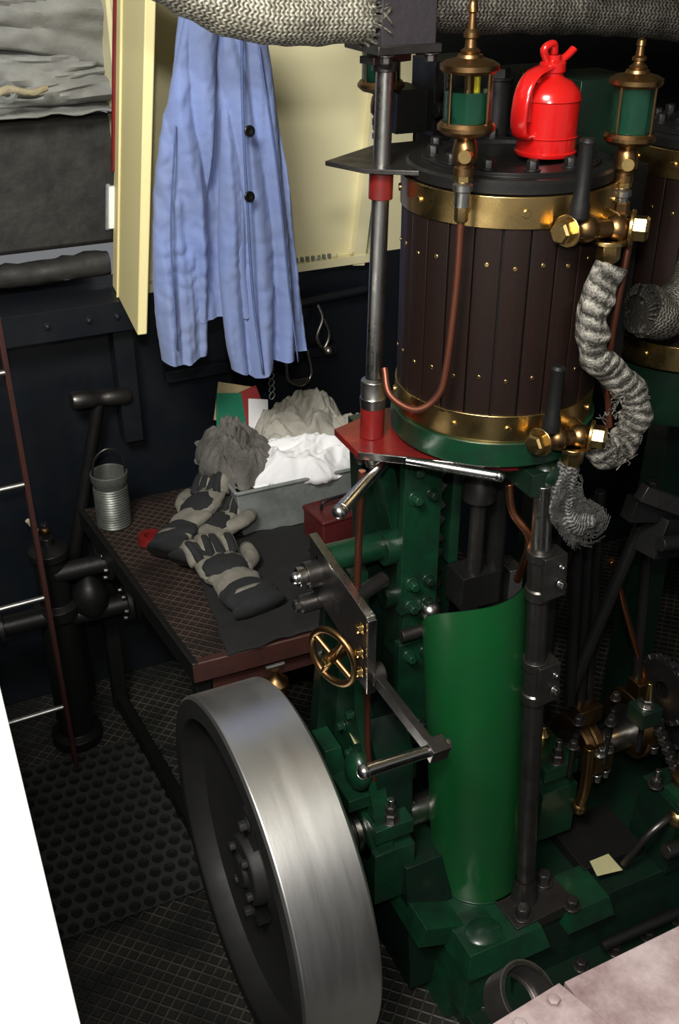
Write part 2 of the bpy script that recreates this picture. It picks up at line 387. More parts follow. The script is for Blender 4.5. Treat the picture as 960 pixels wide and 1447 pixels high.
# upper steel plate
b.poly([(-.255,.12),(-.225,.045),(-.16,.0),(-.09,-.06),(-.03,-.09),(0,.2),(-.13,.2)],1.698,1.705,DSTEEL)
# tall bright column
def tcol(z): 
    t=(z-1.26)/(1.86-1.26); return V((-.203+.02*t,.05+.015*t,z))
b.cyl(tcol(1.255),tcol(1.87),.0135,STEEL,n=28)
b.cyl(tcol(1.655),tcol(1.70),.0185,RED,n=28); b.cyl(tcol(1.262),tcol(1.315),.0205,RED,n=28)
b.lathe([(.0135,0),(.021,.002),(.022,.02),(.0205,.022),(.0205,.05),(.0135,.054)],tcol(1.313),(0,0,1),STEEL,28)
b.cyl(tcol(1.835),tcol(1.85),.02,DSTEEL,n=28); b.box(tcol(1.852),(.075,.03,.01),DSTEEL,(0,0,.3))
b.lathe([(0,0),(.017,0),(.03,.03),(.033,.035),(0,.035)],tcol(1.215)+V((0,-.02,0)),(0,0,1),STEEL,28)
for x in(-.035,.035): b.bolt(tcol(1.215)+V((x,-.03,.03)),(0,0,-1),.008,.014,DSTEEL)
# polished handles under the plate
b.sweep([(-.21,-.01,1.238),(-.26,-.045,1.232),(-.33,-.1,1.226)],.0105,BRIGHT,rf=lambda t:.75+.35*t)
b.sphere((-.335,-.104,1.2255),.0125,BRIGHT)
b.sweep([(-.19,-.05,1.258),(-.13,-.10,1.254),(-.075,-.145,1.25)],.009,BRIGHT,rf=lambda t:.8+.3*t); b.sphere((-.073,-.147,1.25),.0105,BRIGHT)
# near (front) turned column
P0=V((-.005,-.175,1.235));P1=V((.063,-.175,.22))
def nc(t): return P0.lerp(P1,t)
b.cyl(nc(0),nc(.16),.0165,STEEL,n=28); b.cyl(nc(.16),nc(1),.019,DSTEEL,n=28)
ax=(P1-P0).normalized()
for t in(.125,.355):
    b.lathe([(.015,0),(.024,.0),(.024,.018),(.021,.02),(.021,.075),(.024,.078),(.024,.098),(.015,.098)],nc(t),ax,DSTEEL,28)
    b.box(nc(t)+ax*.045+V((.012,-.012,0)),(.045,.035,.085),DSTEEL,(0,-.07,0))
    b.bolt(nc(t)+ax*.06+V((.022,-.03,0)),(.2,-1,0),.008,.010,STEEL); b.bolt(nc(t)+ax*.025+V((.022,-.03,0)),(.2,-1,0),.005,.008,STEEL)
b.lathe([(.034,0),(.036,.02),(.028,.03),(.024,.07),(.02,.09)],nc(1)-V((0,0,.02)),-ax,DSTEEL,28)
b.cyl((.62,-.17,1.22),(.65,-.17,.22),.018,BLACKI)
for (x,y) in((.62,.2),(.3,.2),(.0,.2)):
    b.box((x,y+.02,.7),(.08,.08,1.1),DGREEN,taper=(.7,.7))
# green crank guard : leaning curved sheet with rounded shoulder
def guard(u,v):
    th=math.radians(135+u*205)
    uu=max(0,(u-.0)/.56)
    top=.80+.185*math.sqrt(max(0,1-(1-min(1,uu))**2))+.055*u
    z=.215+(top-.215)*v
    cx=.012-.075*(z-.2)/.8; cy=-.065-.02*(z-.2)/.8
    r=.093
    return V((cx+math.cos(th)*r*1.03,cy+math.sin(th)*r,z))
b.surf(guard,64,40,GUARD)
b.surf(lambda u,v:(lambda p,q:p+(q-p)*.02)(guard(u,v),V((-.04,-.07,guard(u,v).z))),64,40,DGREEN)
b.lathe([(.093,.0),(.112,.0),(.114,.012),(.100,.016),(.098,.03),(.092,.03)],(0.012,-.065,.2),(0,0,1),GREEN,48)
# green standard under the cylinder
sx_=.045
b.box((-.165+sx_,.06,.86),(.06,.07,.80),DGREEN,(0,.02,0))
b.box((-.165+sx_,.020,1.07),(.075,.02,.34),GREEN); b.box((-.165+sx_,.020,.70),(.075,.02,.26),GREEN); b.box((-.165+sx_,.03,.88),(.05,.02,.12),GREEN)
b.box((-.195+sx_,.14,.88),(.05,.05,.74),DGREEN,(0,-.05,0)); b.box((-.20+sx_,.08,1.12),(.03,.05,.24),GREEN,(0,-.22,0))
b.box((-.04,.10,.9),(.05,.06,.72),DGREEN); b.box((-.035,.05,1.10),(.02,.03,.26),GREEN)
b.cyl((-.225+sx_,.05,1.03),(-.13+sx_,.05,1.03),.033,GREEN,n=28); b.cyl((-.225+sx_,.04,.93),(-.14+sx_,.04,.93),.022,DGREEN)
b.box((-.09,.05,.78),(.13,.06,.03),DGREEN,(0,.35,0)); b.box((-.09,.05,.66),(.13,.05,.03),DGREEN,(0,-.3,0))
for z in(1.20,1.145,.965,.915,.80,.62):
    b.bolt((-.182+sx_,.010,z),(0,-1,.1),.010,.02,GREEN); b.bolt((-.148+sx_,.010,z),(0,-1,.1),.009,.016,DGREEN)
for i in range(9): b.box((-.068,.045,1.17-.035*i),(.018,.014,.022),STEEL,(0,.6 if i%2 else -.6,0))
b.cyl((-.075,.06,1.22),(-.075,.06,.86),.012,DSTEEL)
b.cyl((-.03,-.03,1.22),(-.03,-.03,.8),.014,DSTEEL); b.cyl((.02,-.02,1.22),(.02,-.02,.75),.018,BLACKI)
b.lathe([(.02,0),(.03,.0),(.03,.03),(.024,.04),(.024,.06)],(-.03,-.03,1.14),(0,0,1),DSTEEL,20)
b.box((-.02,-.015,.95),(.08,.06,.07),BLACKI)
b.sphere((-.10,.0,.90),.02,STEEL); b.cyl((-.16,.0,.86),(-.05,-.0,.86),.012,DSTEEL)
# leg down to main bearing
MXX=Matrix(((0,0,1,0),(1,0,0,.06),(0,1,0,0),(0,0,0,1)))
b.poly([(.0,.98),(.05,.98),(.12,.56),(.16,.36),(-.14,.36),(-.12,.46),(-.07,.58),(-.02,.68)],-.235,-.20,GREEN,MXX)
b.poly([(.03,.90),(.05,.90),(.12,.52),(.16,.36),(.10,.36)],-.275,-.235,DGREEN,MXX)
b.poly([(-.09,.60),(-.04,.66),(.05,.66),(.05,.38),(-.10,.38)],-.22,-.14,DGREEN,MXX)
for (y,z) in((.05,.56),(.09,.60),(.05,.66)): b.bolt((-.236,y,z),(-1,0,0),.01,.014,GREEN)
b.sphere((-.245,.0,.56),.035,GREEN,sc=(.8,1,1.3)); b.box((-.25,.06,.50),(.06,.18,.03),GREEN); b.box((-.27,.10,.54),(.05,.10,.06),GREEN,(0,0,0),(.7,.7))
# side boss
b.cyl((-.29,.06,1.03),(-.15,.06,1.03),.026,GREEN); b.cyl((-.30,.06,1.03),(-.288,.06,1.03),.034,GREEN)
for a in range(4): b.bolt((-.30,.06+.024*math.cos(a*1.57+.7),1.03+.024*math.sin(a*1.57+.7)),(-1,0,0),.006,.01,DSTEEL)
# crankshaft + bearings
b.cyl((-.39,0,AX),(1.0,0,AX),.03,STEEL,n=32)
for i in range(8): b.lathe([(.03,0),(.056-.002*i,0),(.056-.002*i,.012),(.03,.012)],(-.365+i*.015,0,AX),(1,0,0),STEEL if i%2 else DSTEEL,32)
for bx in(-.200,.20,.62):
    b.box((bx,0,AX-.07),(.09,.16,.14),GREEN); b.cyl((bx-.045,0,AX),(bx+.045,0,AX),.062,GREEN,n=32)
    b.box((bx,0,AX+.045),(.085,.15,.035),GREEN)
    for y in(-.055,.055):
        b.bolt((bx,y,AX+.06),(0,0,1),.015,.022,DSTEEL); b.bolt((bx,y,AX+.082),(0,0,1),.012,.018,DSTEEL,False); b.cyl((bx,y,AX+.09),(bx,y,AX+.118),.007,STEEL)
    b.lathe([(.012,0),(.016,.01),(.016,.03),(.011,.036),(.005,.05),(0,.05)],(bx,0,AX+.062),(0,0,1),BRASS,20)
# cranks
b.box((.03,0,AX),(.03,.07,.2),DSTEEL); b.box((.11,0,AX),(.03,.07,.2),DSTEEL); b.cyl((.03,0,AX+.09),(.11,0,AX+.09),.028,STEEL)
b.box((.07,0,.75),(.03,.05,.42),STEEL)
# eccentrics and straps
for ex,ez,ey in((.27,.42,-.01),(.31,.40,.01),(.43,.43,0.)):
    b.lathe([(.05,0),(.078,0),(.082,.004),(.082,.018),(.078,.022),(.05,.022)],(ex,ey,ez),(1,0,0),BRONZE,40)
    b.cyl((ex+.004,ey,ez),(ex+.018,ey,ez),.055,DSTEEL,n=32)
    b.box((ex+.011,ey-.075,ez+.03),(.026,.03,.05),BRONZE); b.bolt((ex+.011,ey-.085,ez+.055),(0,-.2,1),.009,.02,STEEL); b.bolt((ex+.011,ey-.085,ez-.0),(0,-.2,-1),.009,.02,STEEL)
    b.box((ex+.011,ey-.01,ez+.11),(.035,.04,.04),BRONZE); b.cyl((ex+.011,ey,ez+.12),(ex-.02,ey+.02,1.05),.011,BLACKI)
b.sweep([(.255,-.09,.50),(.25,-.10,.40),(.25,-.09,.33)],.012,BRONZE); b.sphere((.25,-.09,.33),.018,BRONZE)
for i in range(7): b.bolt((.20+.03*i,-.10+.03*(i%3),.53+.03*(i%2)),(0,0,1),.009,.018,DSTEEL); b.cyl((.20+.03*i,-.10+.03*(i%3),.45),(.20+.03*i,-.10+.03*(i%3),.53),.006,BLACKI)
# reversing links & rods
b.cyl((.20,-.03,1.0),(.235,-.03,.58),.011,BLACKI); b.cyl((.36,-.03,1.02),(.24,-.02,.60),.013,BLACKI)
b.cyl((.165,.0,1.20),(.19,-.0,.56),.012,BLACKI)
b.box((.34,-.09,1.06),(.17,.03,.045),BLACKI,(0,.25,0)); b.box((.36,-.09,1.0),(.10,.05,.08),BLACKI,(0,.3,.2)); b.box((.31,-.12,1.10),(.13,.02,.03),DSTEEL,(0,.5,0))
b.cyl((.30,-.14,1.02),(.42,-.14,1.0),.014,BLACKI)
# chain wheels
for cx_,cz in((.47,.55),(.50,.47)):
    b.lathe([(.02,0),(.07,.0),(.07,.012),(.02,.012)],(cx_,-.05,cz),(1,0,0),BLACKI,36)
    for k in range(18):
        a=2*math.pi*k/18; b.box((cx_+.006,-.05+.075*math.cos(a),cz+.075*math.sin(a)),(.016,.012,.016),DSTEEL,(a,0,0))
for k in range(22):
    b.box((.37+.006*k,-.12-.002*k,.60-.014*k),(.022,.014,.014),DSTEEL,(0,.4,(k%2)*.4))
b.bolt((.36,-.12,.60),(0,0,1),.014,.02,STEEL); b.cyl((.36,-.12,.62),(.36,-.12,.66),.012,BRASS,r1=.006); b.box((.36,-.12,.58),(.05,.05,.04),DGREEN)
# bed plate
b.box((.42,.0,.10),(1.02,.50,.20),DGREEN,taper=(.99,.9)); b.box((.42,-.0,.03),(1.08,.60,.06),DGREEN)
b.box((-.07,-.20,.14),(.12,.13,.17),GREEN,taper=(.75,.75)); b.box((-.03,-.14,.2),(.2,.26,.05),GREEN,taper=(.85,.85)); b.sphere((-.06,-.21,.215),.04,GREEN,sc=(1.2,1,.5))
b.box((.075,-.185,.215),(.15,.10,.03),DSTEEL,(0,0,.05)); b.box((.18,-.2,.2),(.12,.12,.05),GREEN,taper=(.8,.8))
b.box((-.13,.0,.19),(.12,.3,.30),DGREEN,taper=(.8,.6)); b.box((-.10,-.16,.10),(.05,.12,.2),GREEN,(0,.2,0)); b.box((-.12,-.10,.21),(.14,.16,.05),GREEN,(0,.35,0))
b.bolt((.03,-.215,.23),(0,0,1),.016,.028,DSTEEL); b.bolt((.12,-.16,.23),(0,0,1),.016,.028,DSTEEL)
b.bolt((.14,-.235,.225),(0,0,1),.014,.022,DSTEEL); b.bolt((-.07,-.25,.06),(0,0,1),.016,.025,DSTEEL)
for i in range(8): b.bolt((.16+.09*i,-.27,.062),(0,0,1),.013,.02,DSTEEL)
b.sweep([(.2,-.28,.12),(.4,-.285,.13),(.7,-.28,.12)],.012,BLACKI); b.box((.30,-.10,.215),(.16,.14,.03),BLACKI)
# small auxiliary pump block at right
b.box((.47,-.17,.29),(.16,.13,.18),DGREEN,taper=(.9,.9)); b.box((.45,-.2,.39),(.09,.06,.02),GREEN)
for x,y in((.42,-.215),(.52,-.22),(.48,-.13),(.40,-.15)):
    b.bolt((x,y,.385),(0,0,1),.013,.022,DSTEEL); b.cyl((x,y,.40),(x,y,.43),.006,STEEL)
b.lathe([(.03,0),(.035,.01),(.035,.03),(.025,.035),(0,.035)],(.46,-.18,.385),(0,0,1),BRONZE,28); b.sphere((.41,-.22,.35),.024,BRASS)
b.cyl((.36,-.25,.30),(.62,-.25,.27),.016,DSTEEL)
b.sweep([(.30,-.2,.24),(.33,-.22,.33),(.38,-.22,.36),(.42,-.2,.34)],.008,DSTEEL)
# small copper pipes
b.sweep([(.315,0,.90),(.34,0,.85),(.37,0,.77),(.46,0,.56),(.575,0,.32),(.60,0,.22),(.605,0,.08)],.0065,COPPER)
b.sweep([(-.255,-.02,1.24),(-.26,-.02,1.1),(-.262,-.02,.93),(-.24,-.02,.78),(-.235,-.02,.62),(-.22,-.02,.54)],.0065,DCOPPER)
b.sweep([(-.04,-.13,1.22),(-.035,-.14,1.17),(-.01,-.16,1.12),(-.005,-.13,1.02)],.007,COPPER)
b.sweep([(.125,-.15,1.63),(.115,-.155,1.55),(.11,-.155,1.42),(.13,-.155,1.30)],.006,DCOPPER)
b.poly([(-.01,-.02),(.06,-.02),(.05,.04),(.0,.05)],0,.002,PAPER,Matrix.Translation((-.23,.05,.60)))
b.poly([(-.01,-.01),(.05,-.02),(.05,.03),(.0,.03)],0,.002,PAPER,Matrix.Translation((.24,-.19,.235)))
b.done()
# ---------------------------------------------------------------- reversing lever gear plate
b=B('reversing_lever',.0015)
MX=Matrix(((0,0,1,-.31),(1,0,0,0),(0,1,0,0),(0,0,0,1)))
b.poly([(.075,1.075),(-.155,1.045),(-.16,.90),(-.12,.90),(-.05,.95),(.02,.96),(.075,.97)],0,.014,DSTEEL,MX)
b.box((-.303,-.04,1.062),(.016,.235,.006),STEEL,(.13,0,0)); b.box((-.303,-.158,.97),(.016,.006,.15),STEEL)
b.cyl((-.335,.04,1.02),(-.29,.04,1.02),.024,DSTEEL,n=24); b.cyl((-.35,.04,1.02),(-.335,.04,1.02),.018,STEEL,n=24); b.sphere((-.352,.04,1.02),.012,STEEL)
b.cyl((-.34,.055,.95),(-.30,.055,.95),.017,DSTEEL); b.bolt((-.34,.055,.95),(-1,0,0),.012,.012,DSTEEL)
for z in(1.02,.97,.93): b.bolt((-.312,-.14,z),(-1,0,0),.008,.01,BRASS)
b.cyl((-.31,-.05,1.0),(-.2,-.0,1.0),.014,DSTEEL)
b.box((-.288,-.24,.915),(.014,.22,.024),DSTEEL); b.cyl((-.30,-.145,.92),(-.275,-.145,.92),.02,DSTEEL)
b.box((-.283,-.345,.918),(.03,.028,.03),DSTEEL,(.3,0,0)); b.bolt((-.27,-.345,.918),(1,0,0),.01,.012,STEEL)
b.sweep([(-.29,-.345,.918),(-.35,-.35,.925),(-.41,-.356,.932)],.011,BRIGHT,rf=lambda t:.85+.15*t); b.sphere((-.412,-.356,.932),.0118,BRIGHT)
b.done()
b=B('brass_handwheel')
c=V((-.34,-.09,.935)); axh=V((-.93,-.36,0)); ah=V((-.36,.93,0)).normalized()
def hw(a,r): return c+(ah*math.cos(a)+V((0,0,1))*math.sin(a))*r
b.sweep([hw(2*math.pi*i/24,.051) for i in range(25)],.0066,BRONZE,sub=2,cap=False)
for i in range(4):
    a=i*math.pi/2+.5; b.sweep([c,hw(a,.025),hw(a,.05)],.006,BRONZE)
b.cyl(c+axh*.016,c-axh*.035,.011,BRONZE); b.bolt(c+axh*.016,axh,.008,.01,BRASS)
b.done()
b=B('grease_cup')
b.lathe([(0,0),(.022,0),(.026,.01),(.024,.05),(.028,.055),(.028,.07),(.015,.08),(.008,.09),(.008,.10),(0,.10)],(-.33,.22,.58),(0,0,1),BRONZE,28)
b.cyl((-.33,.22,.0),(-.33,.22,.58),.012,BLACKI); b.cyl((-.35,.22,.69),(-.31,.22,.69),.005,STEEL); b.done()
# ---------------------------------------------------------------- lubricators
def lubricator(x,y,z0,z1,r,full=.5,fs=1.):
    b=B('oil_lubricator'); h=z1-z0; o=V((x,y,0))
    b.lathe([(0,z0+.008),(r-.003,z0+.008),(r-.003,z0+.008+h*full),(0,z0+.008+h*full)],o,(0,0,1),GLASSOIL,32)
    b.lathe([(r,z0+.006),(r,z1-.006)],o,(0,0,1),GLASS,40)
    b.lathe([(0,z1-.008),(r+.003,z1-.008),(r+.007,z1-.004),(r+.007,z1+.002),(r,z1+.006),(r*.55,z1+.010),(r*.5,z1+.014),(0,z1+.016)],o,(0,0,1),BRONZE,40)
    b.lathe([(0,z0-.018),(r*.35,z0-.016),(r*.5,z0-.012),(r,z0-.008),(r+.007,z0-.002),(r+.007,z0+.003),(r+.003,z0+.008),(0,z0+.009)],o,(0,0,1),BRONZE,40)
    b.cyl(o+V((0,0,z0)),o+V((0,0,z1)),.005,BRONZE); b.cyl(o+V((0.006,-.01,z0+.02+h*.3)),o+V((.006,-.01,z1-.012)),.004,YEL)
    for k in range(4):
        a=k*math.pi/2+.3; b.cyl(o+V((math.cos(a)*(r+.003),math.sin(a)*(r+.003),z0)),o+V((math.cos(a)*(r+.003),math.sin(a)*(r+.003),z1)),.0018,BRONZE,n=8)
    b.lathe([(.011,0),(.013,.006),(.008,.010),(.007,.02*fs),(.010,.022*fs),(.010,.028*fs),(.006,.032*fs),(.005,.05*fs),(.007,.052*fs),(.006,.062*fs),(.003,.066*fs),(.0,.068*fs)],o+V((0,0,z1+.012)),(0,0,1),BRONZE,20)
    b.lathe([(.012,-.014),(.015,-.018),(.017,-.03),(.017,-.042),(.012,-.048),(.012,-.05),(.014,-.052),(.014,-.062),(.008,-.064)],o+V((0,0,z0)),(0,0,1),BRONZE,24)
    b.cyl(o+V((-.012,-.02,z0-.034)),o+V((.008,.0,z0-.034)),.009,BRASS)
    b.bolt(o+V((0,0,z0-.06)),(0,0,-1),.013,.012,BRASS,False)
    b.lathe([(.011,0),(.011,.02),(.014,.022),(.014,.03),(.009,.034)],o+V((0,0,z0-.105)),(0,0,1),STEEL,20)
    b.bolt(o+V((0,0,z0-.105)),(0,0,-1),.010,.022,BRASS,False)
    return b
b=lubricator(-.155,-.12,1.785,1.862,.032)
b.sweep([(-.155,-.12,1.665),(-.156,-.12,1.57),(-.166,-.12,1.44),(-.178,-.117,1.395),(-.205,-.10,1.372),(-.228,-.06,1.385),(-.226,-.035,1.42)],.0055,DCOPPER)
b.done()
lubricator(-.09,.26,1.785,1.865,.032,.8).done()
b=lubricator(.122,-.12,1.75,1.828,.031,.95,.65)
b.bolt((.122,-.12,1.64),(0,0,1),.014,.02,BRONZE)
b.done()
# ---------------------------------------------------------------- oil can
b=B('oil_can')
o=V((.030,-.045,1.722))
b.M=Matrix.Translation(o)@Matrix.Diagonal((1,1,.84,1))@Matrix.Translation(-o)
b.lathe([(0,0),(.044,0),(.046,.004),(.046,.007),(.044,.009),(.0445,.09),(.046,.092),(.045,.098),(.041,.108),(.030,.121),(.018,.127),(.016,.13),(.016,.134),(0.019,.136),(.019,.15),(.012,.154),(0,.156)],o,(0,0,1),CANRED,48)
b.lathe([(.0445,.03),(.0458,.032),(.0445,.034)],o,(0,0,1),CANRED,48)
d=V((-.9,-.25,0)).normalized()
b.sweep([o+d*.043+V((0,0,.035)),o+d*.06+V((0,0,.04)),o+d*.066+V((0,0,.07)),o+d*.060+V((0,0,.11)),o+d*.042+V((0,0,.135)),o+d*.01+V((0,0,.145))],.015,CANRED,flat=.35,n=16)
b.sweep([o+d*.03+V((0,0,.125)),o+d*.045+V((0,0,.13)),o+d*.05+V((0,0,.10)),o+d*.046+V((0,0,.06))],.007,CANRED)
b.sweep([o+V((.008,0,.148)),o+V((.024,.0,.160)),o+V((.034,0,.170))],.006,CANRED)
b.sweep([o+V((-.01,0,.15)),o+V((-.020,-.004,.172)),o+V((-.006,-.004,.180)),o+V((0,0,.165))],.006,CANRED)
b.cyl(o+V((0,0,.15)),o+V((0,0,.162)),.011,CANRED)
b.done()
# ---------------------------------------------------------------- lagged pipes
b=B('lagged_steam_pipe')
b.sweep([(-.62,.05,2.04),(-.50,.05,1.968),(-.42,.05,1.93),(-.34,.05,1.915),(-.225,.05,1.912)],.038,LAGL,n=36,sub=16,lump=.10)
for k in range(110):
    a=random.random()*6.28; c0=V((-.235,.05+.037*math.cos(a),1.912+.037*math.sin(a)))
    b.sweep([c0,c0+V((.014,.006*math.cos(a),.006*math.sin(a)+random.uniform(-.006,.006))),c0+V((.026,random.uniform(-.01,.01)+.006*math.cos(a),random.uniform(-.015,.012)))],.0012,LAGL,n=5,sub=3)
b.done()
b=B('lagged_steam_pipe')
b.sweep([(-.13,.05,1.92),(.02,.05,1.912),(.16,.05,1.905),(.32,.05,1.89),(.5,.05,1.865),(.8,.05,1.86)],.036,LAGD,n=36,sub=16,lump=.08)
b.sweep([(.12,.0,1.93),(.16,-.02,1.96),(.19,-.03,1.99)],.003,ROPE); b.done()
b=B('pipe_joint_cover',.008)
b.box((-.178,.055,1.92),(.085,.10,.09),HOSE); b.box((-.178,.055,1.870),(.10,.11,.012),DSTEEL)
for x in(-.213,-.143): b.bolt((x,.005,1.864),(0,0,-1),.009,.012,DSTEEL)
b.done()
b=B('lagged_steam_pipe')
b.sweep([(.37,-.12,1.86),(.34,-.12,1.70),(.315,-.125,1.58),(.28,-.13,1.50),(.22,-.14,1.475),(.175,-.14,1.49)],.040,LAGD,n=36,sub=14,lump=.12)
for k in range(50):
    a=random.random()*6.28; c0=V((.18,-.14+.038*math.cos(a),1.487+.038*math.sin(a)))
    b.sweep([c0,c0+V((-.008,.0,.004*math.sin(a))),c0+V((-.014,-.01*math.cos(a),-.012*math.sin(a)))],.0012,LAGD,n=5,sub=3)
b.done()
b=B('lagged_drain_pipe')
b.sweep([(.062,-.19,1.59),(.045,-.19,1.55),(.04,-.19,1.50),(.05,-.19,1.455),(.09,-.19,1.415),(.135,-.19,1.375),(.15,-.19,1.33),(.135,-.19,1.285),(.10,-.19,1.27),(.075,-.185,1.30)],.0235,ROPELAG,n=32,sub=18,lump=.34)
for k in range(90):
    c0=V((.115+random.uniform(-.045,.03),-.21,1.32+random.uniform(-.06,.07)))
    b.sweep([c0,c0+V((random.uniform(-.015,.015),-.004,random.uniform(-.01,.01))),c0+V((random.uniform(-.02,.02),-.000,random.uniform(-.014,.014)))],.0009,ROPELAG,n=4,sub=3)
b.done()
b=B('lagged_drain_pipe')
b.sweep([(.035,-.185,1.275),(.03,-.185,1.24),(.025,-.185,1.20),(.04,-.185,1.165),(.075,-.185,1.155)],.022,GREYLAG,n=24,sub=12,lump=.4,rf=lambda t:.75+.6*t)
for k in range(520):
    t=random.random()**.6; c0=V((.026+.05*max(0,t-.5)*2,-.19,1.25-.1*t)); a=random.random()*6.28; L=.006+.022*t
    b.sweep([c0+V((math.cos(a)*.018,-.012,math.sin(a)*.016)),c0+V((math.cos(a)*(.018+L*.6),-.016,math.sin(a)*(.016+L*.5)-.004)),c0+V((math.cos(a+.7)*(.018+L),-.012,math.sin(a+.7)*(.014+L)-.006))],.0008,GREYLAG,n=4,sub=3)
b.done()
def cock(x,y,z,k):
    b=B('brass_drain_cock',.001)
    b.cyl((x,y,z),(x+.115*k,y,z-.008),.013,BRONZE); b.bolt((x+.0,y,z),(-1,-.3,0),.017,.022,BRASS)
    b.sphere((x+.03,y,z),.020,BRONZE); b.bolt((x+.105*k,y-.005,z-.006),(.7,-.7,0),.019,.026,BRASS)
    b.cyl((x+.09*k,y,z),(x+.10*k,y+.06,z),.012,BRASS); b.sphere((x+.085*k,y,z-.006),.02,BRONZE)
    b.lathe([(.011,0),(.0145,.004),(.0145,.02),(.0115,.03),(.0105,.10),(.012,.105),(.008,.11),(0,.11)],(x+.012,y-.004,z+.015),(0.02,0,1),BLACKI,24)
    b.bolt((x+.075*k,y,z-.02),(0,0,-1),.018,.034,BRASS); return b
b=cock(-.022,-.19,1.648,1.0); b.done()
b=cock(-.03,-.19,1.322,.85); b.done()
# ---------------------------------------------------------------- jacket
b=B('work_jacket')
def lerp_prof(pr,z):
    for (z0,a0,c0),(z1,a1,c1) in zip(pr,pr[1:]):
        if z<=z0 and z>=z1:
            t=(z0-z)/(z0-z1); return a0+(a1-a0)*t,c0+(c1-c0)*t
    return pr[-1][1:]
def smooth_prof(pr):
    C=catmull([(a,c,z) for z,a,c in pr],6); return [(p.z,p.x,p.y) for p in C]
def drape(pr,y0,dep,seed,n=110,m=130,fold=.012,bot=None,mt=DENIM,freq=14):
    pr=smooth_prof(pr); zt,zb=pr[0][0],pr[-1][0]
    def f(u,v):
        z=zt+(zb-zt)*v; L,Rr=lerp_prof(pr,z); th=2*math.pi*u
        cx=(L+Rr)/2;w=(Rr-L)/2
        ct=math.copysign(abs(math.cos(th))**.8,math.cos(th)); st=math.sin(th)
        x=cx-w*ct; s=(x-L)/(Rr-L+1e-6)
        y=y0-dep(v)*st
        am=fold*(.35+.9*v)
        xs=x-.10*(z-1.9)*(s-.5)
        y+=am*(1-2.6*abs(noise.noise(V((xs*freq+seed+1.2*noise.noise(V((x*3,z*2,seed))),z*1.3,seed)))))*1.2+am*.35*noise.noise(V((xs*45,z*4,seed+3)))
        k=max(0,noise.noise(V((x*5,z*4,seed+40)))+.15)
        y+=.010*k*(.5-abs(noise.noise(V((x*18+z*10,z*22-x*10,seed)))))*2
        y+=.002*noise.noise(V((x*80,z*70,seed+8)))
        zz=z+(bot(s) if bot else 0)*v**8
        return V((x,y,zz))
    b.surf(f,n,m,mt,closed=True)
drape([(1.99,-.21,-.16),(1.93,-.235,-.135),(1.86,-.255,-.105),(1.72,-.285,-.078),(1.60,-.295,-.060),(1.4,-.30,-.042),(1.24,-.295,-.033)],.80,lambda v:.02+.035*v,1.,fold=.026)
drape([(1.91,-.235,-.19),(1.84,-.262,-.19),(1.72,-.298,-.205),(1.58,-.335,-.225),(1.42,-.357,-.24),(1.28,-.366,-.25),(1.165,-.362,-.255)],.765,lambda v:.02+.02*v,5.,fold=.017,bot=lambda s:-.012+.02*abs(s-.5))
drape([(1.88,-.18,-.10),(1.70,-.192,-.073),(1.55,-.205,-.052),(1.35,-.220,-.033),(1.2,-.218,-.022),(1.125,-.205,-.018)],.765,lambda v:.018+.03*v,9.,fold=.023,bot=lambda s:-.03*(1-min(1,abs(s-.25)/.3))+.012*s)
b.sweep([(-.155,.728,1.86),(-.165,.720,1.7),(-.168,.710,1.5),(-.165,.705,1.3),(-.150,.702,1.12)],.003,SEAM,n=6,lump=.2)
b.sweep([(-.30,.742,1.66),(-.330,.733,1.45),(-.338,.727,1.2)],.002,SEAM,n=6)
b.sweep([(-.12,.735,1.8),(-.09,.73,1.55),(-.075,.718,1.3),(-.060,.710,1.13)],.002,SEAM,n=6)
for z,x in((1.645,-.162),(1.515,-.168)):
    b.lathe([(0,0),(.009,0),(.0115,.002),(.0115,.004),(.009,.005),(.004,.003),(0,.003)],(x+.004,.708,z),(0,-1,.1),BLACKP,20)
b.sweep([(-.185,.8,1.98),(-.185,.79,2.03),(-.185,.83,2.06),(-.22,.86,2.08),(-.275,.87,2.08)],.004,GALV)
b.done(angle=180)
# ---------------------------------------------------------------- bench
b=B('tread_plate_bench',.003)
b.poly([(-.465,.35),(.28,.33),(.28,1.10),(-.53,1.10)],.615,.65,TPLATE)
b.poly([(-.47,.342),(.28,.325),(.28,.345),(-.462,.362)],.60,.652,RUST); b.poly([(-.47,.342),(-.455,.342),(-.522,1.10),(-.538,1.10)],.60,.653,BLACKI)
for x,y in((-.44,.38),(-.50,1.06),(.25,.36),(.25,1.06)): b.box((x,y,.30),(.04,.04,.60),BLACKI)
b.box((-.08,.37,.57),(.7,.02,.05),RUST)
b.done()
b=B('black_cloth_sheet')
b.surf(lambda u,v:V((-.395+.06*v+(.60-.02*v)*u+.02*noise.noise(V((v*5,2,2))),.335+.44*v+.02*noise.noise(V((u*5,1,1))),.658+.012*abs(noise.noise(V((u*8,v*6,4)))))),50,40,CLOTHB)
b.done(sol=.003)
